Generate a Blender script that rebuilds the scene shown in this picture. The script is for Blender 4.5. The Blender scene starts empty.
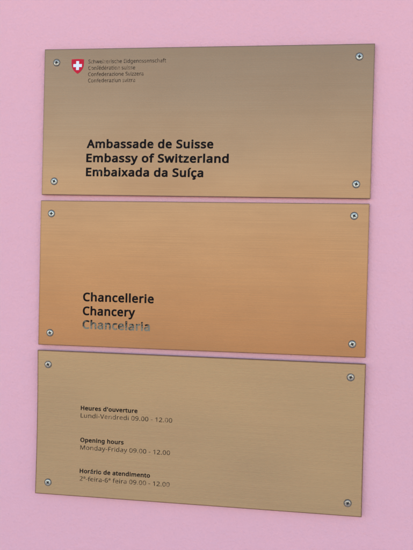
import bpy, bmesh, math, random, mathutils, mathutils.geometry
from mathutils import Vector, Matrix, noise
random.seed(4)
scene = bpy.context.scene
col = scene.collection

# ------------------------------------------------------------------ helpers
def link_mesh(name, bm, mats, parent=None, smooth=False):
    me = bpy.data.meshes.new(name)
    bm.normal_update(); bm.to_mesh(me); bm.free()
    if not isinstance(mats, (list, tuple)): mats = [mats]
    for m in mats: me.materials.append(m)
    if smooth:
        for p in me.polygons: p.use_smooth = True
    o = bpy.data.objects.new(name, me); col.objects.link(o); o.parent = parent
    return o

def tag(o, label=None, cat=None, group=None, kind=None):
    if label: o['label'] = label
    if cat: o['category'] = cat
    if group: o['group'] = group
    if kind: o['kind'] = kind
    return o

class NT:
    """tiny node-tree writer"""
    def __init__(s, name):
        s.m = bpy.data.materials.new(name); s.m.use_nodes = True
        s.t = s.m.node_tree; s.n = s.t.nodes; s.b = s.n['Principled BSDF']
    def new(s, typ, **kw):
        n = s.n.new(typ)
        for k, v in kw.items():
            if k in n.inputs.keys(): n.inputs[k].default_value = v
            else: setattr(n, k, v)
        return n
    def link(s, a, b): s.t.links.new(a, b)
    def coords(s, scale):
        tc = s.new('ShaderNodeTexCoord'); mp = s.new('ShaderNodeMapping')
        mp.inputs['Scale'].default_value = scale
        s.link(tc.outputs['Object'], mp.inputs['Vector']); return mp.outputs['Vector']
    def noise(s, vec, scale, detail=2.0, rough=0.5):
        n = s.new('ShaderNodeTexNoise'); n.inputs['Scale'].default_value = scale
        n.inputs['Detail'].default_value = detail; n.inputs['Roughness'].default_value = rough
        s.link(vec, n.inputs['Vector']); return n.outputs['Fac']
    def ramp(s, fac, a, b, lo=0.0, hi=1.0):
        n = s.new('ShaderNodeMapRange'); n.inputs['From Min'].default_value = a; n.inputs['From Max'].default_value = b
        n.inputs['To Min'].default_value = lo; n.inputs['To Max'].default_value = hi
        s.link(fac, n.inputs['Value']); return n.outputs['Result']
    def mix(s, fac, a, b):
        n = s.new('ShaderNodeMix'); n.data_type = 'RGBA'
        for sock, v in ((n.inputs[0], fac), (n.inputs[6], a), (n.inputs[7], b)):
            if hasattr(v, 'is_output'): s.link(v, sock)
            else: sock.default_value = v
        return n.outputs[2]
    def math(s, op, a, b=0.5):
        n = s.new('ShaderNodeMath'); n.operation = op
        for sock, v in ((n.inputs[0], a), (n.inputs[1], b)):
            if hasattr(v, 'is_output'): s.link(v, sock)
            else: sock.default_value = v
        return n.outputs[0]
    def bump(s, h, strength, dist, normal=None):
        n = s.new('ShaderNodeBump'); n.inputs['Strength'].default_value = strength; n.inputs['Distance'].default_value = dist
        s.link(h, n.inputs['Height'])
        if normal is not None: s.link(normal, n.inputs['Normal'])
        return n.outputs['Normal']

TILT = [math.radians(v) for v in (0.0, 0.0, 0.2)]     # each plaque sits a touch out of true
YAW = [math.radians(v) for v in (0.0, 0.0, 0.0)]
SUN_EL, SUN_ROT, SUN, SUN_ANG, SUN_COL = 35.0, 20.0, 5.0, 0.5, (1.0, 0.90, 0.78)
SKY, AIR, DUST, EXPO = 0.10, 1.0, 0.6, 2.07
WALL_H, RGH, GROUND_COL, ADDED_PAVE_COL, ADDED_PAVE_W = 5.6, 0.24, (0.56, 0.44, 0.27, 1), (0.74, 0.70, 0.64, 1), 7.5
BOW3 = 0.0022
# ------------------------------------------------------------------ materials
PW, PH, PT = 0.400, 0.1797, 0.0038      # plaque width, height, thickness (m)

def wall_material():
    m = NT('pink_render'); v = m.coords((1, 1, 1))
    big = m.noise(v, 3.2, 3, 0.55); mid = m.noise(v, 24, 3, 0.6); fine = m.noise(v, 330, 4, 0.65)
    c = m.mix(m.ramp(big, 0.3, 0.7), (0.845, 0.418, 0.44, 1), (0.875, 0.432, 0.45, 1))
    c = m.mix(m.ramp(mid, 0.42, 0.7, 0, 0.35), c, (0.83, 0.43, 0.465, 1))
    c = m.mix(m.ramp(fine, 0.35, 0.75, 0, 0.22), c, (0.72, 0.355, 0.375, 1))
    m.link(c, m.b.inputs['Base Color'])
    m.b.inputs['Roughness'].default_value = 0.72
    n1 = m.bump(mid, 0.5, 0.004)
    n2 = m.bump(fine, 0.7, 0.0014, n1)
    n3 = m.bump(m.noise(m.coords((1, 1, 1.15)), 110, 3, 0.6), 0.5, 0.0018, n2)
    m.link(n3, m.b.inputs['Normal'])
    return m.m

def brass_material(name, BR_A, BR_B, BR_C, grain=1.0):
    m = NT(name)
    tc = m.new('ShaderNodeTexCoord'); sep = m.new('ShaderNodeSeparateXYZ'); m.link(tc.outputs['Object'], sep.inputs[0])
    # every plaque gets its own brushing: shift the pattern by the object's own random number
    oi = m.new('ShaderNodeObjectInfo')
    def streak(sx, sz, scale, det):
        mp = m.new('ShaderNodeMapping'); mp.inputs['Scale'].default_value = (sx, 1, sz)
        m.link(tc.outputs['Object'], mp.inputs['Vector'])
        cb = m.new('ShaderNodeCombineXYZ'); m.link(m.math('MULTIPLY', oi.outputs['Random'], 37.0), cb.inputs[1])
        m.link(cb.outputs[0], mp.inputs['Location'])
        return m.noise(mp.outputs['Vector'], scale, det, 0.6)
    s1 = streak(3.0, 900, 1.0, 3); s2 = streak(8.0, 2600, 1.0, 2); s3 = streak(1.2, 140, 1.0, 3)
    cloud = streak(9, 14, 1.0, 4); spots = streak(160, 160, 1.0, 2)
    c = m.mix(m.ramp(s1, 0.2, 0.8, 0.5 - 0.14 * grain, 0.5 + 0.14 * grain), BR_A, BR_B)
    c = m.mix(m.ramp(s3, 0.35, 0.7, 0, 0.18), c, BR_C)
    c = m.mix(m.ramp(cloud, 0.42, 0.7, 0, 0.25), c, BR_C)
    c = m.mix(m.ramp(spots, 0.74, 0.80, 0, 0.35), c, (0.30, 0.20, 0.12, 1))
    # tarnish that creeps in from the cut edges
    ax = m.math('SUBTRACT', PW / 2, m.math('ABSOLUTE', sep.outputs['X'], 0)); az = m.math('SUBTRACT', PH / 2, m.math('ABSOLUTE', sep.outputs['Z'], 0))
    d = m.math('MINIMUM', ax, az)
    d = m.math('ADD', d, m.ramp(m.noise(tc.outputs['Object'], 140, 3, 0.6), 0.3, 0.7, -0.00012, 0.00012))
    c = m.mix(m.ramp(d, 0.0007, 0.0015, 0.85, 0.0), c, (0.19, 0.105, 0.065, 1))
    m.link(c, m.b.inputs['Base Color'])
    m.b.inputs['Metallic'].default_value = 1.0
    m.link(m.ramp(m.math('ADD', s2, m.math('MULTIPLY', cloud, 0.6)), 0.5, 1.1, RGH, RGH * 1.3), m.b.inputs['Roughness'])
    m.b.inputs['Anisotropic'].default_value = 0.35
    tg = m.new('ShaderNodeTangent'); tg.direction_type = 'UV_MAP'; tg.uv_map = 'UVMap'
    m.link(tg.outputs[0], m.b.inputs['Tangent'])
    m.b.inputs['Anisotropic Rotation'].default_value = 0.25
    n = m.bump(s1, 0.03 * grain, 0.00008); n = m.bump(s2, 0.08 * grain, 0.00004, n)
    n = m.bump(streak(5, 7, 1.0, 1), 1.0, 0.0011, n)      # the sheet is not quite flat
    m.link(n, m.b.inputs['Normal'])
    return m.m

def paint_material(name, wear, worn_col, scale=420, lower=None):
    m = NT(name); v = m.coords((1, 1, 1))
    a = m.noise(v, scale, 3, 0.6); b = m.noise(v, scale * 0.22, 2, 0.5)
    f = m.math('ADD', m.math('MULTIPLY', a, 0.6), m.math('MULTIPLY', b, 0.4))
    if lower:                                            # the lower half of the line has lost most of its paint
        tc = m.new('ShaderNodeTexCoord'); sp = m.new('ShaderNodeSeparateXYZ'); m.link(tc.outputs['Object'], sp.inputs[0])
        f = m.math('ADD', f, m.ramp(sp.outputs['Z'], lower[0], lower[1], 0.13, -0.05))
    f = m.ramp(f, 0.60 - wear * 0.42, 0.70 - wear * 0.42)
    m.link(m.mix(f, (0.009, 0.006, 0.006, 1), worn_col), m.b.inputs['Base Color'])
    m.link(m.ramp(f, 0, 1, 0.0, 0.9), m.b.inputs['Metallic'])
    m.b.inputs['Roughness'].default_value = 0.5
    m.b.inputs['Specular IOR Level'].default_value = 0.05
    return m.m

def simple(name, colr, rough, metal=0.0, n_amt=0.15, n_scale=700, spec=0.5):
    m = NT(name); v = m.coords((1, 1, 1)); f = m.noise(v, n_scale, 3, 0.6)
    dark = tuple(x * (1 - n_amt * 2) for x in colr[:3]) + (1,)
    m.link(m.mix(m.ramp(f, 0.3, 0.75), colr, dark), m.b.inputs['Base Color'])
    m.link(m.ramp(f, 0.3, 0.7, rough * 0.85, min(1, rough * 1.15)), m.b.inputs['Roughness'])
    m.b.inputs['Metallic'].default_value = metal
    m.b.inputs['Specular IOR Level'].default_value = spec
    return m.m

def steel_material():
    m = NT('screw_steel'); v = m.coords((1, 1, 1)); oi = m.new('ShaderNodeObjectInfo')
    f = m.noise(v, 700, 3, 0.65)
    c = m.mix(oi.outputs['Random'], (0.52, 0.51, 0.43, 1), (0.74, 0.62, 0.51, 1))
    off = m.math('MULTIPLY', oi.outputs['Random'], 0.25)
    c = m.mix(m.ramp(m.math('ADD', f, off), 0.50, 0.72, 0, 0.8), c, (0.22, 0.17, 0.12, 1))
    m.link(c, m.b.inputs['Base Color']); m.b.inputs['Metallic'].default_value = 1.0
    m.link(m.ramp(f, 0.3, 0.7, 0.38, 0.55), m.b.inputs['Roughness'])
    return m.m

BR_A = (0.293, 0.160, 0.088, 1); BR_B = (0.270, 0.147, 0.079, 1); BR_C = (0.236, 0.125, 0.065, 1)
BR_A3 = (0.445, 0.315, 0.186, 1); BR_B3 = (0.415, 0.292, 0.168, 1); BR_C3 = (0.37, 0.267, 0.154, 1)
M_wall = wall_material()
M_brass = brass_material('brushed_brass', BR_A, BR_B, BR_C, 0.55)
M_pale = brass_material('paler_brushed_brass', BR_A3, BR_B3, BR_C3, 0.6)
M_black = paint_material('black_lettering', 0.0, (0.30, 0.22, 0.15, 1))
M_soft = paint_material('thin_black_lettering', 0.23, (0.25, 0.15, 0.09, 1), 700)
M_worn = paint_material('worn_lettering', 0.30, (0.19, 0.17, 0.13, 1), 1100, (-0.0681, -0.0573))
M_steel = steel_material()
M_dark = simple('dark_washer', (0.20, 0.16, 0.125, 1), 0.5, 0.7, 0.2, 900)  # dark brown metal for the ring round each head
M_pit = simple('screw_recess_dark', (0.05, 0.042, 0.036, 1), 0.7, 0.3, 0.2, 900)  # screw recesses are coloured darker than the heads
M_red = simple('red_enamel', (0.62, 0.008, 0.03, 1), 0.5, 0.0, 0.05, 500, 0.15)
M_white = simple('white_enamel', (0.82, 0.82, 0.84, 1), 0.5, 0.0, 0.04, 500, 0.2)
M_ground = simple('paving', GROUND_COL, 0.85, 0.0, 0.12, 3)
M_added_pave = simple('added_pale_paving', ADDED_PAVE_COL, 0.8, 0.0, 0.08, 12)  # pale stone tone for the added sheet reflected in the plates

# ------------------------------------------------------------------ setting
def box(bm, x0, x1, y0, y1, z0, z1):
    vs = [bm.verts.new((x, y, z)) for x in (x0, x1) for y in (y0, y1) for z in (z0, z1)]
    for f in ((0, 1, 3, 2), (4, 6, 7, 5), (0, 4, 5, 1), (2, 3, 7, 6), (0, 2, 6, 4), (1, 5, 7, 3)):
        bm.faces.new([vs[i] for i in f])

bm = bmesh.new(); box(bm, -14, 14, 0, 0.35, 0, WALL_H)
bmesh.ops.recalc_face_normals(bm, faces=bm.faces)
wall = link_mesh('wall', bm, M_wall)
tag(wall, 'pink painted rendered wall behind the three brass plaques', 'wall')

bm = bmesh.new(); g = 3000
bm.faces.new([bm.verts.new(p) for p in ((-g, -g, 0), (g, -g, 0), (g, g, 0), (-g, g, 0))])
tag(link_mesh('ground', bm, M_ground), kind='structure')
bm = bmesh.new()
bm.faces.new([bm.verts.new(p) for p in ((-40, -ADDED_PAVE_W, 0.004), (40, -ADDED_PAVE_W, 0.004), (40, -0.001, 0.004), (-40, -0.001, 0.004))])
tag(link_mesh('added_pavement', bm, M_added_pave), kind='structure')  # unseen pale sheet, added for the plates to mirror and for bounce light

# ------------------------------------------------------------------ lettering
# glyph outlines (advance, loops) in thousandths of the type size
GLYPHS = {
 "'": (180, [[(128,573),(112,366),(68,366),(52,573)]]),
 '-': (258, [[(32,184),(32,246),(226,246),(226,184)]]),
 '.': (215, [[(58,43),(61,69),(72,85),(88,94),(107,97),(126,94),(142,85),(153,69),(157,43),(153,18),(142,2),(126,-8),(107,-11),(88,-8),(72,2),(61,18)]]),
 '0': (458, [[(419,287),(417,221),(409,163),(395,112),(376,70),(349,37),(316,12),(276,-3),(229,-8),(198,-6),(170,1),(145,12),(122,27),(86,70),(60,129),(44,201),(39,287),(44,373),(58,446),(83,504),(119,547),(141,562),(167,573),(196,579),(229,581),(259,579),(287,573),(313,562),(335,547),(372,504),(399,446),(414,373)], [(110,287),(113,215),(121,156),(137,111),(159,78),(190,59),(229,52),(268,59),(298,78),(320,110),(336,156),(345,215),(348,287),(345,359),(336,417),(320,463),(298,495),(268,515),(229,521),(190,515),(159,495),(137,463),(121,417),(113,359)]]),
 '1': (458, [[(285,0),(216,0),(216,400),(216,439),(217,470),(219,499),(196,477),(169,455),(108,405),(71,452),(226,573),(285,573)]]),
 '2': (458, [[(417,0),(38,0),(38,59),(188,210),(261,287),(287,320),(306,353),(318,387),(322,424),(315,466),(294,496),(261,514),(221,520),(181,517),(147,506),(115,489),(83,466),(45,513),(94,548),(122,561),(153,572),(186,578),(221,581),(270,576),(313,562),(347,540),(372,510),(388,472),(394,428),(389,385),(375,344),(353,305),(324,267),(247,185),(128,67),(128,64),(417,64)]]),
 '3': (458, [[(395,439),(392,403),(381,372),(363,347),(340,326),(310,311),(277,302),(277,298),(309,293),(337,283),(360,271),(379,255),(394,236),(405,214),(411,190),(413,163),(407,116),(390,74),(360,40),(318,14),(263,-3),(193,-8),(150,-6),(110,-1),(72,8),(36,23),(36,89),(74,73),(114,61),(155,54),(194,51),(230,53),(260,59),(285,68),(305,81),(320,98),(331,117),(337,139),(339,164),(335,197),(320,223),(297,242),(265,255),(226,263),(179,265),(123,265),(123,326),(180,326),(223,329),(259,339),(286,356),(307,377),(319,404),(323,434),(316,471),(295,498),(262,516),(219,521),(190,520),(164,515),(117,498),(75,473),(39,521),(73,544),(115,563),(163,576),(218,581),(260,578),(296,571),(327,558),(352,540),(371,519),(384,495),(393,468)]]),
 '4': (458, [[(443,130),(359,130),(359,0),(291,0),(291,130),(17,130),(17,190),(286,576),(359,576),(359,193),(443,193)], [(291,374),(291,412),(293,444),(294,474),(295,500),(292,500),(276,468),(257,438),(86,193),(291,193)]]),
 '5': (458, [[(221,351),(275,346),(322,331),(361,307),(389,274),(407,232),(413,183),(407,128),(387,81),(356,43),(314,15),(261,-2),(199,-8),(156,-6),(116,0),(80,10),(51,23),(51,90),(82,74),(121,62),(161,55),(200,52),(239,55),(274,65),(302,82),(323,106),(336,137),(341,176),(339,202),(332,225),(321,245),(306,262),(287,275),(262,284),(232,290),(197,292),(146,288),(99,280),(64,302),(86,573),(373,573),(373,508),(146,508),(132,342),(169,348)]]),
 '6': (458, [[(44,245),(46,294),(51,342),(60,389),(75,433),(95,474),(121,510),(155,539),(196,562),(246,576),(306,581),(344,579),(377,573),(377,513),(344,520),(308,523),(257,518),(216,504),(183,483),(158,454),(139,419),(127,380),(119,337),(115,291),(119,291),(133,309),(150,326),(170,339),(194,350),(223,356),(255,358),(302,353),(342,338),(375,313),(400,279),(416,236),(421,184),(415,129),(399,82),(372,44),(336,15),(291,-2),(239,-8),(199,-4),(163,7),(130,26),(101,54),(77,89),(59,133),(48,185)], [(238,51),(262,53),(284,59),(303,70),(320,84),(334,102),(343,125),(349,153),(351,184),(344,233),(324,271),(308,285),(289,295),(267,301),(241,303),(205,299),(175,287),(150,270),(131,248),(119,223),(115,198),(117,172),(123,146),(133,121),(146,99),(164,79),(185,64),(210,55)]]),
 '7': (458, [[(109,0),(344,508),(35,508),(35,573),(419,573),(419,518),(187,0)]]),
 '8': (458, [[(229,581),(276,577),(318,565),(352,546),(378,519),(395,485),(400,443),(396,411),(385,383),(368,359),(346,338),(320,319),(291,303),(325,285),(355,265),(381,242),(401,216),(414,185),(419,148),(413,104),(395,65),(367,34),(330,11),(284,-3),(231,-8),(174,-3),(126,10),(89,33),(61,63),(45,101),(39,146),(43,183),(56,214),(75,241),(99,264),(128,283),(158,299),(131,316),(107,336),(87,358),(71,383),(61,411),(58,444),(63,485),(80,518),(107,545),(141,565),(182,577)], [(108,145),(116,107),(138,76),(176,55),(229,48),(281,55),(319,76),(342,108),(350,148),(346,174),(335,197),(317,217),(293,235),(264,251),(229,265),(217,270),(184,254),(157,237),(136,219),(121,197),(111,173)], [(228,524),(188,518),(155,502),(134,476),(127,441),(130,414),(141,391),(157,373),(179,357),(232,330),(282,357),(302,373),(317,392),(327,414),(330,441),(323,476),(302,502),(270,518)]]),
 '9': (458, [[(417,328),(415,279),(410,231),(401,183),(387,139),(366,99),(340,63),(306,33),(265,11),(214,-3),(154,-8),(117,-6),(82,0),(82,60),(115,53),(152,50),(204,54),(245,68),(278,90),(303,118),(322,153),(334,192),(342,235),(346,281),(341,281),(327,263),(310,247),(290,233),(266,223),(237,216),(204,214),(158,219),(118,235),(85,260),(61,294),(45,336),(40,387),(46,443),(63,491),(90,529),(127,557),(171,575),(223,581),(262,577),(299,565),(332,545),(361,518),(384,483),(402,439),(413,388)], [(223,521),(199,519),(178,513),(159,503),(142,488),(128,470),(118,447),(112,420),(110,388),(117,339),(137,301),(152,287),(171,277),(193,271),(220,269),(256,273),(286,285),(311,303),(330,325),(342,349),(346,374),(344,400),(338,426),(328,451),(315,474),(298,493),(277,508),(252,518)]]),
 'A': (512, [[(437,0),(368,177),(141,177),(73,0),(0,0),(224,575),(289,575),(512,0)], [(282,415),(274,438),(263,473),(255,500),(247,468),(238,438),(230,415),(165,241),(346,241)]]),
 'C': (506, [[(323,517),(280,513),(241,502),(206,482),(178,456),(155,423),(139,383),(129,337),(125,286),(131,220),(147,164),(175,117),(213,83),(262,62),(322,55),(359,57),(394,62),(460,78),(460,15),(427,5),(393,-2),(356,-7),(312,-8),(270,-6),(232,1),(197,12),(166,28),(139,48),(115,72),(95,99),(78,131),(56,203),(49,287),(53,349),(67,406),(89,456),(120,499),(159,534),(206,559),(261,575),(324,581),(367,578),(409,572),(448,561),(482,547),(453,486),(394,508),(360,515)]]),
 'E': (446, [[(398,0),(78,0),(78,573),(398,573),(398,509),(150,509),(150,330),(383,330),(383,268),(150,268),(150,63),(398,63)]]),
 'F': (416, [[(150,0),(78,0),(78,573),(398,573),(398,509),(150,509),(150,306),(383,306),(383,243),(150,243)]]),
 'H': (594, [[(516,0),(443,0),(443,267),(150,267),(150,0),(78,0),(78,573),(150,573),(150,330),(443,330),(443,573),(516,573)]]),
 'L': (420, [[(78,0),(78,573),(150,573),(150,64),(400,64),(400,0)]]),
 'M': (727, [[(330,0),(142,502),(139,502),(142,461),(144,407),(144,347),(144,0),(78,0),(78,573),(184,573),(361,103),(364,103),(544,573),(650,573),(650,0),(578,0),(578,352),(579,408),(581,460),(584,501),(581,501),(390,0)]]),
 'O': (626, [[(577,287),(573,224),(561,166),(540,116),(510,73),(473,38),(428,13),(375,-3),(314,-8),(251,-3),(196,13),(151,39),(114,73),(85,116),(65,167),(53,224),(49,288),(56,370),(78,442),(94,473),(114,500),(138,524),(166,545),(197,561),(232,572),(271,579),(314,581),(356,579),(393,572),(428,561),(459,545),(486,525),(510,501),(530,473),(547,442),(570,370)], [(125,287),(130,220),(145,163),(171,117),(207,83),(255,62),(314,55),(373,62),(420,83),(456,117),(481,163),(496,220),(501,287),(498,338),(490,384),(476,423),(456,457),(431,484),(398,503),(360,514),(314,518),(255,511),(207,490),(171,457),(145,411),(130,354)]]),
 'S': (440, [[(403,153),(396,106),(378,66),(348,35),(307,11),(257,-3),(198,-8),(137,-5),(83,4),(41,19),(41,88),(73,76),(113,65),(156,57),(201,55),(240,57),(273,66),(298,79),(316,98),(327,120),(330,147),(327,173),(318,194),(302,213),(277,230),(242,247),(196,265),(131,294),(106,311),(85,330),(69,351),(57,375),(50,403),(48,435),(54,477),(71,513),(99,542),(136,563),(180,576),(231,581),(276,578),(318,572),(355,562),(389,549),(366,487),(302,508),(266,515),(229,517),(196,515),(169,507),(148,494),(133,478),(124,457),(121,434),(124,407),(133,386),(149,367),(172,351),(204,335),(246,318),(293,299),(332,279),(362,255),(385,228),(398,194)]]),
 'V': (481, [[(481,573),(277,0),(204,0),(0,573),(75,573),(204,205),(220,160),(231,119),(241,80),(250,119),(262,161),(277,207),(405,573)]]),
 'a': (450, [[(231,437),(268,435),(299,428),(326,418),(347,403),(364,383),(376,358),(383,328),(385,293),(385,0),(334,0),(320,61),(317,61),(298,40),(279,22),(258,9),(234,-1),(206,-6),(172,-8),(136,-5),(103,6),(75,23),(55,48),(41,80),(37,119),(40,150),(50,176),(65,199),(87,219),(116,234),(152,245),(194,253),(243,257),(316,259),(316,285),(310,330),(293,359),(265,375),(227,380),(194,378),(163,370),(106,347),(84,400),(115,414),(151,426),(190,434)], [(252,208),(184,200),(141,182),(118,155),(110,119),(115,87),(132,66),(157,53),(188,49),(238,56),(279,79),(295,96),(306,117),(313,142),(315,172),(315,210)]]),
 'b': (493, [[(139,461),(138,410),(135,373),(139,373),(161,398),(189,419),(226,432),(272,437),(310,434),(344,423),(374,406),(401,381),(422,350),(437,312),(446,267),(449,215),(444,147),(427,91),(400,48),(365,17),(322,-2),(272,-8),(226,-3),(189,10),(161,31),(139,55),(133,55),(119,0),(68,0),(68,609),(139,609)], [(260,379),(219,374),(188,361),(165,339),(150,308),(142,268),(139,217),(139,214),(145,144),(165,93),(181,74),(202,61),(229,53),(261,51),(288,53),(312,61),(332,74),(348,93),(360,117),(369,145),(374,178),(376,216),(374,254),(369,287),(360,315),(348,338),(331,356),(311,368),(288,376)]]),
 'c': (385, [[(241,-8),(187,-2),(139,15),(99,45),(69,87),(50,143),(44,213),(51,284),(71,342),(102,385),(142,415),(191,432),(245,438),(278,436),(309,431),(336,424),(358,415),(337,356),(292,370),(244,376),(204,371),(172,358),(148,335),(131,303),(120,263),(117,213),(120,166),(131,126),(148,94),(172,71),(202,58),(240,53),(273,55),(302,60),(351,78),(351,15),(328,5),(304,-2),(275,-7)]]),
 'd': (493, [[(221,-8),(182,-5),(148,6),(118,23),(92,48),(71,79),(56,117),(47,162),(44,214),(47,266),(56,311),(71,350),(93,381),(119,406),(149,424),(183,434),(221,438),(253,436),(280,429),(303,420),(323,407),(340,391),(354,374),(359,374),(356,405),(354,438),(354,609),(425,609),(425,0),(368,0),(358,58),(354,58),(340,40),(323,24),(303,11),(279,1),(252,-6)], [(232,51),(263,53),(290,60),(311,71),(328,88),(348,135),(355,200),(355,213),(349,284),(329,336),(313,355),(291,369),(264,377),(231,379),(204,376),(181,368),(162,354),(146,334),(124,281),(117,213),(124,144),(146,93),(162,74),(181,61),(205,53)]]),
 'e': (452, [[(234,438),(286,432),(329,414),(364,385),(390,346),(406,299),(411,244),(411,201),(117,201),(120,167),(127,137),(139,111),(154,90),(174,74),(197,62),(224,55),(254,52),(293,54),(327,60),(392,82),(392,20),(359,8),(327,-1),(292,-6),(251,-8),(194,-2),(143,17),(101,48),(70,91),(51,146),(44,212),(50,277),(68,333),(96,378),(134,411),(181,431)], [(233,380),(209,378),(188,372),(170,362),(154,348),(130,309),(119,257),(338,257),(335,292),(326,322),(312,346),(292,364),(266,376)]]),
 'f': (276, [[(266,375),(158,375),(158,0),(87,0),(87,375),(12,375),(12,408),(87,432),(87,457),(92,507),(104,547),(124,577),(152,597),(186,609),(227,613),(274,609),(310,599),(292,544),(262,552),(228,556),(197,550),(175,532),(162,502),(158,458),(158,430),(266,430)]]),
 'g': (493, [[(221,438),(261,434),(297,422),(329,402),(355,373),(359,373),(369,430),(425,430),(425,-7),(420,-63),(404,-109),(378,-146),(341,-172),(293,-187),(233,-192),(188,-191),(147,-186),(110,-177),(78,-165),(78,-100),(111,-114),(149,-125),(191,-132),(237,-134),(263,-132),(286,-126),(306,-116),(324,-101),(337,-84),(347,-63),(353,-39),(355,-13),(355,4),(356,32),(358,57),(354,57),(329,28),(299,8),(263,-4),(221,-8),(182,-4),(147,7),(117,25),(91,51),(70,83),(56,121),(47,164),(44,214),(47,263),(56,306),(70,344),(91,377),(117,404),(147,423),(181,434)], [(230,379),(197,374),(169,359),(147,336),(130,303),(120,262),(117,213),(119,176),(124,143),(134,115),(146,92),(163,73),(182,60),(205,52),(232,50),(262,52),(288,58),(309,69),(326,85),(340,105),(349,131),(354,161),(356,197),(356,214),(353,267),(343,309),(326,340),(302,362),(270,374)]]),
 'h': (495, [[(139,431),(138,399),(135,370),(140,370),(155,391),(174,407),(196,420),(221,429),(247,435),(273,437),(321,433),(360,421),(391,400),(413,370),(426,330),(431,280),(431,0),(361,0),(361,275),(355,321),(338,353),(308,372),(265,379),(222,374),(189,360),(166,338),(150,308),(142,269),(139,222),(139,0),(68,0),(68,609),(139,609)]]),
 'i': (207, [[(139,430),(139,0),(68,0),(68,430)], [(104,591),(119,588),(133,580),(142,566),(145,546),(142,526),(133,512),(119,504),(104,501),(88,504),(75,512),(66,526),(63,546),(66,566),(75,580),(88,588)]]),
 'l': (207, [[(139,0),(68,0),(68,609),(139,609)]]),
 'm': (749, [[(540,438),(574,436),(603,429),(628,417),(649,401),(665,379),(676,352),(683,319),(685,280),(685,0),(615,0),(615,277),(610,321),(594,353),(567,372),(528,379),(499,376),(474,369),(454,358),(438,342),(418,298),(411,237),(411,0),(342,0),(342,277),(339,308),(332,333),(320,353),(303,367),(281,376),(253,379),(215,374),(185,360),(164,338),(150,308),(141,269),(139,223),(139,0),(68,0),(68,430),(125,430),(136,371),(140,371),(155,392),(173,409),(194,422),(217,431),(241,436),(266,438),(312,433),(349,420),(378,398),(398,366),(402,366),(427,398),(461,420),(499,433)]]),
 'n': (495, [[(275,438),(311,436),(343,429),(369,417),(391,401),(409,379),(421,352),(428,319),(431,280),(431,0),(361,0),(361,275),(355,321),(338,353),(308,372),(265,379),(232,376),(204,368),(182,356),(166,338),(146,289),(139,223),(139,0),(68,0),(68,430),(125,430),(136,371),(140,371),(156,392),(175,409),(198,422),(222,431),(248,436)]]),
 'o': (485, [[(442,216),(438,165),(428,121),(411,82),(388,51),(359,25),(324,7),(285,-4),(241,-8),(200,-4),(163,7),(129,25),(100,51),(77,82),(59,121),(48,165),(44,216),(50,282),(68,336),(97,380),(137,412),(186,431),(244,438),(299,431),(347,412),(387,380),(417,336),(436,282)], [(117,216),(120,169),(130,128),(147,95),(172,71),(203,56),(243,51),(282,56),(314,71),(339,95),(356,128),(366,169),(369,216),(365,263),(355,303),(338,335),(314,359),(282,374),(242,379),(212,376),(185,368),(164,354),(147,335),(134,311),(124,284),(119,252)]]),
 'p': (493, [[(273,438),(310,434),(344,424),(374,407),(401,383),(422,351),(437,313),(446,268),(449,216),(444,148),(427,93),(401,49),(365,17),(322,-2),(272,-8),(241,-6),(213,1),(190,11),(170,24),(139,55),(134,55),(137,20),(139,-16),(139,-192),(68,-192),(68,430),(126,430),(136,371),(139,371),(153,389),(170,405),(189,419),(213,429),(240,436)], [(260,379),(221,374),(190,362),(167,342),(152,313),(142,275),(139,229),(139,216),(142,167),(150,126),(165,93),(188,70),(220,55),(261,51),(297,56),(326,72),(348,98),(364,131),(373,171),(376,217),(369,283),(348,334),(331,354),(311,367),(288,376)]]),
 'r': (331, [[(269,438),(295,437),(319,433),(310,368),(287,372),(264,374),(240,371),(217,363),(195,351),(176,334),(161,313),(149,289),(141,261),(139,229),(139,0),(68,0),(68,430),(126,430),(134,351),(137,351),(152,374),(170,395),(191,413),(214,426),(240,435)]]),
 's': (384, [[(348,119),(343,80),(327,49),(302,24),(268,6),(226,-4),(176,-8),(135,-6),(99,-1),(68,8),(42,19),(42,83),(104,60),(141,52),(178,49),(224,53),(256,66),(274,86),(280,112),(278,128),(271,141),(259,154),(239,167),(174,196),(103,228),(76,245),(57,266),(45,292),(41,324),(44,350),(52,372),(66,392),(85,408),(137,430),(202,438),(240,436),(275,430),(308,421),(339,409),(315,353),(258,372),(228,378),(197,380),(159,377),(131,366),(114,350),(108,328),(111,312),(119,298),(133,286),(154,274),(219,246),(289,215),(314,197),(333,176),(344,150)]]),
 't': (289, [[(212,50),(245,53),(272,59),(272,5),(240,-4),(200,-8),(167,-5),(138,4),(112,20),(91,44),(78,79),(74,125),(74,375),(13,375),(13,409),(75,437),(103,528),(144,528),(144,430),(269,430),(269,375),(144,375),(144,127),(149,93),(163,69),(185,54)]]),
 'u': (495, [[(427,430),(427,0),(370,0),(359,57),(356,57),(340,36),(321,20),(298,8),(273,-1),(247,-6),(220,-8),(173,-4),(134,8),(103,29),(81,59),(68,99),(63,148),(63,430),(135,430),(135,153),(141,108),(158,76),(188,57),(230,51),(273,55),(306,69),(330,91),(345,121),(354,160),(357,206),(357,430)]]),
 'v': (407, [[(163,0),(0,430),(75,430),(167,176),(180,137),(193,96),(201,63),(204,63),(214,96),(227,138),(241,176),(332,430),(407,430),(244,0)]]),
 'w': (630, [[(346,243),(336,276),(328,308),(321,335),(316,357),(313,357),(308,335),(302,307),(294,275),(284,242),(207,1),(127,1),(9,431),(82,431),(141,201),(153,154),(163,109),(169,73),(172,73),(178,97),(185,128),(193,160),(201,188),(277,431),(354,431),(428,188),(440,149),(451,109),(457,74),(460,74),(466,108),(477,153),(489,201),(549,431),(621,431),(502,1),(419,1)]]),
 'x': (424, [[(170,220),(22,430),(102,430),(213,268),(322,430),(402,430),(253,220),(410,0),(330,0),(213,172),(94,0),(14,0)]]),
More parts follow.
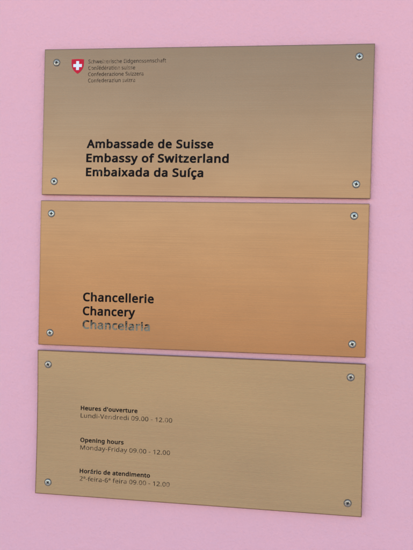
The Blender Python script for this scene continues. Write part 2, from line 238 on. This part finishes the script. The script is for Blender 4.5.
 'y': (409, [[(1,430),(76,430),(169,185),(184,144),(196,105),(205,68),(209,68),(224,121),(245,186),(333,430),(409,430),(224,-59),(207,-97),(188,-130),(165,-156),(138,-176),(106,-188),(67,-192),(34,-190),(9,-186),(9,-130),(30,-133),(56,-135),(79,-132),(99,-126),(116,-114),(130,-99),(142,-80),(152,-59),(174,-2)]]),
 'z': (377, [[(346,0),(31,0),(31,47),(262,375),(45,375),(45,430),(340,430),(340,377),(112,55),(346,55)]]),
 'ª': (286, [[(142,579),(188,574),(221,557),(240,529),(247,488),(247,312),(209,312),(200,346),(182,330),(161,318),(137,310),(108,307),(85,309),(65,316),(48,327),(36,342),(28,362),(26,387),(29,411),(39,432),(57,448),(81,460),(113,467),(152,471),(197,472),(197,490),(193,512),(180,527),(162,535),(140,537),(118,536),(98,531),(59,516),(42,556),(89,573),(115,577)], [(159,435),(118,430),(94,421),(81,406),(77,387),(80,369),(89,357),(102,350),(120,348),(155,353),(179,367),(193,389),(197,418),(197,436)]]),
 'á': (450, [[(231,437),(268,435),(299,428),(326,418),(347,403),(364,383),(376,358),(383,328),(385,293),(385,0),(334,0),(320,61),(317,61),(298,40),(279,22),(258,9),(234,-1),(206,-6),(172,-8),(136,-5),(103,6),(75,23),(55,48),(41,80),(37,119),(40,150),(50,176),(65,199),(87,219),(116,234),(152,245),(194,253),(243,257),(316,259),(316,285),(310,330),(293,359),(265,375),(227,380),(194,378),(163,370),(106,347),(84,400),(115,414),(151,426),(190,434)], [(252,208),(184,200),(141,182),(118,155),(110,119),(115,87),(132,66),(157,53),(188,49),(238,56),(279,79),(295,96),(306,117),(313,142),(315,172),(315,210)], [(344,606),(323,579),(293,546),(260,513),(229,486),(183,486),(183,496),(209,532),(237,575),(259,614),(344,614)]]),
 'ç': (385, [[(241,-8),(187,-2),(139,15),(99,45),(69,87),(50,143),(44,213),(51,284),(71,342),(102,385),(142,415),(191,432),(245,438),(278,436),(309,431),(336,424),(358,415),(337,356),(292,370),(244,376),(204,371),(172,358),(148,335),(131,303),(120,263),(117,213),(120,166),(131,126),(148,94),(172,71),(202,58),(240,53),(273,55),(302,60),(351,78),(351,15),(328,5),(304,-2),(275,-7)], [(306,-111),(299,-146),(277,-171),(240,-187),(188,-192),(165,-191),(148,-188),(148,-144),(167,-147),(190,-148),(216,-146),(234,-141),(246,-130),(249,-113),(244,-95),(228,-83),(205,-74),(176,-69),(211,0),(257,0),(237,-43),(272,-55),(286,-65),(297,-77),(304,-92)]]),
 'é': (452, [[(234,438),(286,432),(329,414),(364,385),(390,346),(406,299),(411,244),(411,201),(117,201),(120,167),(127,137),(139,111),(154,90),(174,74),(197,62),(224,55),(254,52),(293,54),(327,60),(392,82),(392,20),(359,8),(327,-1),(292,-6),(251,-8),(194,-2),(143,17),(101,48),(70,91),(51,146),(44,212),(50,277),(68,333),(96,378),(134,411),(181,431)], [(233,380),(209,378),(188,372),(170,362),(154,348),(130,309),(119,257),(338,257),(335,292),(326,322),(312,346),(292,364),(266,376)], [(347,606),(326,579),(296,546),(263,513),(233,486),(186,486),(186,496),(212,532),(240,575),(262,614),(347,614)]]),
 'í': (207, [[(139,0),(68,0),(68,430),(139,430)], [(222,606),(201,579),(171,546),(138,513),(107,486),(61,486),(61,496),(87,532),(115,575),(137,614),(222,614)]]),
 ' ': (209, []),
}
CAP = max(y for l in GLYPHS['E'][1] for x, y in l)

def area(l):
    return 0.5 * sum(l[i][0] * l[(i + 1) % len(l)][1] - l[(i + 1) % len(l)][0] * l[i][1] for i in range(len(l)))

def winding(l, x, y):
    w = 0; n = len(l)
    for i in range(n):
        p = l[i]; q = l[(i + 1) % n]
        if p.y <= y < q.y or q.y <= y < p.y:
            t = p.x + (y - p.y) / (q.y - p.y) * (q.x - p.x)
            if t > x: w += 1 if q.y > p.y else -1
    return w

def sag(z, bow):
    """how far the face is dished towards the wall at height z"""
    return bow * (1 - (2 * z / PH) ** 2)

def offset_loop(l, d, sgn):
    n = len(l); out = []
    for i in range(n):
        p = Vector(l[i - 1]); q = Vector(l[i]); r = Vector(l[(i + 1) % n])
        a = (q - p).normalized(); b = (r - q).normalized()
        na = Vector((a.y, -a.x)) * sgn; nb = Vector((b.y, -b.x)) * sgn
        s = na + nb
        if s.length < 1e-3: s = na
        s.normalize(); k = d / max(0.55, s.dot(na))
        out.append((q.x + s.x * k, q.y + s.y * k))
    return out

def text_line(text, x0, x1, base, cap, mat, parent, bold=0.0, track=0.0, rot=0.0, depth=0.00016, bow=0.0):
    """one line of lettering as one mesh, left edge x0, right edge x1, baseline 'base' (plaque coordinates)"""
    loops = []; pen = 0.0
    for ch in text:
        adv, gl = GLYPHS[ch]
        if gl:
            big = max(gl, key=lambda l: abs(area(l)))
            sg = 1.0 if area(big) > 0 else -1.0
            for l in gl:
                ll = offset_loop(l, bold, sg) if bold else l
                loops.append([(pen + x, y) for x, y in ll])
        pen += adv + track + bold * 1.4
    xs = [p[0] for l in loops for p in l]; a, b = min(xs), max(xs)
    sx = (x1 - x0) / (b - a); sy = cap / (CAP + 2 * bold)
    bm = bmesh.new(); glyph_loops = [[Vector(((x - a) * sx * 1000, (y + bold) * sy * 1000)) for x, y in l] for l in loops]
    vs, ed = [], []
    for l in glyph_loops:
        k = len(vs); vs += l; ed += [(k + i, k + (i + 1) % len(l)) for i in range(len(l))]
    ov, oe, of = mathutils.geometry.delaunay_2d_cdt(vs, ed, [], 0, 1e-5)[:3]
    bv = [bm.verts.new((v.x / 1000, 0, v.y / 1000)) for v in ov]
    boxes = [(min(p.x for p in l), max(p.x for p in l), l) for l in glyph_loops]
    sgn = [1 if area(l) > 0 else -1 for l in glyph_loops]
    for f in of:
        cx = sum(ov[i].x for i in f) / len(f); cy = sum(ov[i].y for i in f) / len(f)
        wn = 0
        for (lo, hi, l) in boxes:
            if lo <= cx <= hi: wn += winding(l, cx, cy)
        if wn != 0:
            try: bm.faces.new([bv[i] for i in f])
            except ValueError: pass
    bmesh.ops.delete(bm, geom=[v for v in bm.verts if not v.link_faces], context='VERTS')
    for f in bm.faces:
        if f.normal.y > 0 or (f.normal_update() or f.normal.y > 0): f.normal_flip()
    r = bmesh.ops.extrude_face_region(bm, geom=list(bm.faces))
    bmesh.ops.translate(bm, verts=[e for e in r['geom'] if isinstance(e, bmesh.types.BMVert)], vec=(0, -depth, 0))
    bmesh.ops.recalc_face_normals(bm, faces=bm.faces)
    bm.transform(Matrix.Translation((x0, -PT / 2 + 0.00004, base)) @ Matrix.Rotation(-rot, 4, 'Y'))
    for v in bm.verts: v.co.y += sag(v.co.z, bow)
    return link_mesh('text_line', bm, mat, parent)

# ------------------------------------------------------------------ plaque parts
def plate_mesh(parent, brass, bow):
    bm = bmesh.new(); N = 90 if bow else 1
    zs = [-PH / 2 + PH * i / N for i in range(N + 1)]
    rows = [[bm.verts.new((x, y + sag(z, bow), z)) for x, y in ((-PW / 2, -PT / 2), (PW / 2, -PT / 2), (PW / 2, PT / 2), (-PW / 2, PT / 2))] for z in zs]
    for i in range(N):
        for k in range(4): bm.faces.new((rows[i][k], rows[i][(k + 1) % 4], rows[i + 1][(k + 1) % 4], rows[i + 1][k]))
    bm.faces.new(rows[0]); bm.faces.new(rows[-1])
    bmesh.ops.recalc_face_normals(bm, faces=bm.faces)
    bmesh.ops.bevel(bm, geom=[e for e in bm.edges if abs(e.calc_face_angle(0)) > 0.5], offset=0.00045, segments=2, profile=0.5, affect='EDGES')
    uv = bm.loops.layers.uv.new('UVMap')
    for f in bm.faces:
        for lp in f.loops: lp[uv].uv = (lp.vert.co.x + lp.vert.co.y * .3, lp.vert.co.z + lp.vert.co.y * .3)
    o = link_mesh('plate', bm, brass, parent)
    return o

def lathe(bm, prof, n=40, star=None):
    rings = []
    for r, y in prof:
        ring = []
        for k in range(n):
            a = 2 * math.pi * k / n
            rr = r * (star(a) if star else 1.0)
            ring.append(bm.verts.new((rr * math.cos(a), -y, rr * math.sin(a))))
        rings.append(ring)
    for i in range(len(rings) - 1):
        for k in range(n):
            bm.faces.new((rings[i][k], rings[i + 1][k], rings[i + 1][(k + 1) % n], rings[i][(k + 1) % n]))
    return rings

cross_star = lambda a: 0.52 + 0.48 * abs(math.cos(2 * a)) ** 1.6

def make_screw(parent):
    n = 48
    bm = bmesh.new()                                    # domed head, open at its cross-shaped recess
    outer = lathe(bm, [(0.0041, -0.0001), (0.0041, 0.0004), (0.0039, 0.00062), (0.0034, 0.0008), (0.0028, 0.00092), (0.0026, 0.00095)], n)
    rim = [bm.verts.new((0.00235 * cross_star(2 * math.pi * k / n) * math.cos(2 * math.pi * k / n), -0.00098,
                         0.00235 * cross_star(2 * math.pi * k / n) * math.sin(2 * math.pi * k / n))) for k in range(n)]
    for k in range(n): bm.faces.new((outer[-1][k], rim[k], rim[(k + 1) % n], outer[-1][(k + 1) % n]))
    bmesh.ops.recalc_face_normals(bm, faces=bm.faces)
    head = link_mesh('screw', bm, M_steel, parent, smooth=True)
    bm = bmesh.new()
    rr = lathe(bm, [(0.00235, 0.00098), (0.0020, 0.0006), (0.0012, 0.0002)], n, cross_star)
    bm.faces.new(rr[-1])
    bmesh.ops.recalc_face_normals(bm, faces=bm.faces)
    link_mesh('recess', bm, M_pit, head)
    bm = bmesh.new()                                    # pressed washer round the head
    lathe(bm, [(0.00525, -0.0001), (0.0052, 0.00018), (0.0049, 0.00034), (0.0045, 0.00030), (0.0042, 0.00008), (0.0040, 0.00004)], n)
    bmesh.ops.recalc_face_normals(bm, faces=bm.faces)
    link_mesh('washer', bm, M_dark, head, smooth=True)
    return head

def copy_screw(src, parent):
    c = src.copy(); col.objects.link(c); c.parent = parent
    for ch in list(src.children):
        k = ch.copy(); col.objects.link(k); k.parent = c
    return c

def prism(pts, y0, y1):
    bm = bmesh.new()
    a = [bm.verts.new((x, y0, z)) for x, z in pts]; b = [bm.verts.new((x, y1, z)) for x, z in pts]
    bm.faces.new(a); bm.faces.new(b[::-1])
    for i in range(len(pts)):
        j = (i + 1) % len(pts); bm.faces.new((a[i], b[i], b[j], a[j]))
    bmesh.ops.recalc_face_normals(bm, faces=bm.faces)
    return bm

def crest(parent, x0, x1, ztop, zbot):
    w = x1 - x0; h = ztop - zbot; cx = (x0 + x1) / 2; half = []
    for t, u in ((0, .985), (.12, .99), (.30, .985), (.45, .95), (.58, .87), (.70, .73), (.80, .57), (.89, .37), (.96, .16)):
        half.append((u * w / 2, ztop - t * h))
    top = [(-w * .25, ztop + h * .012), (0, ztop + h * .02), (w * .25, ztop + h * .012)]
    pts = [(cx - x, z) for x, z in half[::-1]] + [(cx + x, z) for x, z in top] + [(cx + x, z) for x, z in half] + [(cx, zbot)]
    sh = link_mesh('shield', prism(pts, -PT / 2 - 0.00035, -PT / 2 + 0.0002), M_red, parent)
    sh['label'] = 'small red enamel shield with a white cross'
    cz = ztop - h * 0.44; L = w * 0.345; a = w * 0.115
    cp = [(-a, -L), (a, -L), (a, -a), (L, -a), (L, a), (a, a), (a, L), (-a, L), (-a, a), (-L, a), (-L, -a), (-a, -a)]
    link_mesh('cross', prism([(cx + x, cz + z) for x, z in cp], -PT / 2 - 0.0006, -PT / 2 - 0.0003), M_white, sh)

GROUP = 'brass plaques screwed to the pink wall'
def make_plaque(label, cx, cz, rot, tilt, yaw, screws, brass, bow=0.0):
    root = bpy.data.objects.new('plaque', None); col.objects.link(root)
    root.empty_display_size = 0.05
    lift = PT / 2 + bow + 0.0012 + abs(math.sin(tilt)) * PH / 2 + abs(math.sin(yaw)) * PW / 2
    root.location = (cx, -lift, cz); root.rotation_euler = (tilt, -rot, yaw)
    tag(root, label, 'plaque', GROUP)
    plate_mesh(root, brass, bow)
    for (x, z) in screws:
        if not PROTO: s = make_screw(root); PROTO.append(s)
        else: s = copy_screw(PROTO[0], root)
        s.location = (x - cx, -PT / 2 + sag(z - cz, bow), z - cz); s.scale = (0.9, 0.9, 0.9)
        s.rotation_euler = (0, random.uniform(0, 1.5), 0)
    return root
PROTO = []
R = math.radians

C1 = (0.0000, 1.7401); C2 = (-0.0007, 1.5540); C3 = (0.0000, 1.3677)
p1 = make_plaque('top brushed metal plaque with the red shield and the embassy name in three languages', *C1, R(-0.09), TILT[0], YAW[0],
                 [(-0.1842, 1.8134), (0.1825, 1.8152), (-0.1840, 1.6670), (0.1832, 1.6670)], M_brass)
p2 = make_plaque('middle brass plaque with three chancery lines, the lowest line worn grey', *C2, R(0.12), TILT[1], YAW[1],
                 [(-0.1866, 1.6277), (0.1820, 1.6295), (-0.1856, 1.4795), (0.1836, 1.4796)], M_brass)
p3 = make_plaque('bottom brass plaque with the opening hours in small black lettering', *C3, R(0.05), TILT[2], YAW[2],
                 [(-0.1861, 1.4400), (0.1830, 1.4412), (-0.1835, 1.2927), (0.1835, 1.2931)], M_pale, BOW3)

def lines(plq, c, items, bow=0.0):
    for (t, x0, x1, b, cap, mat, bold, track) in items:
        text_line(t, x0 - c[0], x1 - c[0], b - c[1], cap, mat, plq, bold, track, bow=bow)

crest(p1, -0.1650 - C1[0], -0.1492 - C1[0], 1.8170 - C1[1], 1.7994 - C1[1])
lines(p1, C1, [
    ('Schweizerische Eidgenossenschaft', -0.1436, -0.0464, 1.8118, 0.0046, M_soft, 5, 6),
    ('Confédération suisse', -0.1435, -0.0846, 1.8039, 0.0046, M_soft, 5, 6),
    ('Confederazione Svizzera', -0.1435, -0.0739, 1.7963, 0.0046, M_soft, 5, 6),
    ('Confederaziun svizra', -0.1434, -0.0842, 1.7886, 0.0046, M_soft, 5, 6),
    ('Ambassade de Suisse', -0.1434, 0.0140, 1.7081, 0.0105, M_black, 31, -4),
    ('Embassy of Switzerland', -0.1434, 0.0330, 1.6908, 0.0105, M_black, 31, -4),
    ('Embaixada da Suíça', -0.1434, 0.0027, 1.6736, 0.0105, M_black, 31, -4)])
lines(p2, C2, [
    ('Chancellerie', -0.1438, -0.0546, 1.5200, 0.0108, M_black, 28, -4),
    ('Chancery', -0.1438, -0.0774, 1.5028, 0.0108, M_black, 28, -4),
    ('Chancelaria', -0.1438, -0.0587, 1.4859, 0.0108, M_worn, 28, -4)])
p2.children[-1]['label'] = 'lettering worn to a pale grey'
lines(p3, C3, [
    ("Heures d'ouverture", -0.1434, -0.0715, 1.3850, 0.0054, M_black, 28, -4),
    ('Lundi-Vendredi 09.00 - 12.00', -0.1434, -0.0281, 1.3757, 0.0054, M_soft, 4, 8),
    ('Opening hours', -0.1432, -0.0881, 1.3453, 0.0054, M_black, 28, -4),
    ('Monday-Friday 09.00 - 12.00', -0.1430, -0.0299, 1.3360, 0.0054, M_soft, 4, 8),
    ('Horário de atendimento', -0.1430, -0.0539, 1.3069, 0.0054, M_black, 28, -4),
    ('2ª-feira-6ª feira 09.00 - 12.00', -0.1428, -0.0293, 1.2975, 0.0054, M_soft, 4, 8)], BOW3)

# ------------------------------------------------------------------ camera
cam = bpy.data.cameras.new('camera'); co = bpy.data.objects.new('camera', cam); col.objects.link(co)
X = Vector((0.9895363, -0.0268712, 0.1417597)); Y = Vector((0.1421568, 0.0134847, -0.9897523)); Z = Vector((0.0246842, 0.9995479, 0.0171636))
# columns of the camera matrix
mat = Matrix(((X[0], X[1], X[2], 0.12896), (Y[0], Y[1], Y[2], -0.83879), (Z[0], Z[1], Z[2], 1.57069), (0, 0, 0, 1)))
co.matrix_world = mat
cam.sensor_fit = 'VERTICAL'; cam.sensor_height = 24.0; cam.lens = 24.0 * 700 / 550
cam.clip_start = 0.01; cam.clip_end = 6000
scene.camera = co

# ------------------------------------------------------------------ light
world = bpy.data.worlds.new('World'); scene.world = world; world.use_nodes = True
nt = world.node_tree; bg = nt.nodes['Background']
sky = nt.nodes.new('ShaderNodeTexSky'); sky.sky_type = 'NISHITA'; sky.sun_disc = False
sky.sun_elevation = R(SUN_EL); sky.sun_rotation = R(SUN_ROT)
sky.air_density = AIR; sky.dust_density = DUST; sky.ozone_density = 1.0
nt.links.new(sky.outputs[0], bg.inputs[0]); bg.inputs[1].default_value = SKY
sl = bpy.data.lights.new('sun', 'SUN'); sl.energy = SUN; sl.angle = R(SUN_ANG); sl.color = SUN_COL
so = bpy.data.objects.new('sun', sl); col.objects.link(so)
e, r = R(SUN_EL), R(SUN_ROT)
d = Vector((math.sin(r) * math.cos(e), math.cos(r) * math.cos(e), math.sin(e)))   # towards the sun
so.rotation_euler = d.to_track_quat('Z', 'Y').to_euler()

scene.view_settings.view_transform = 'Standard'; scene.view_settings.look = 'None'
scene.view_settings.exposure = EXPO; scene.view_settings.gamma = 1.0
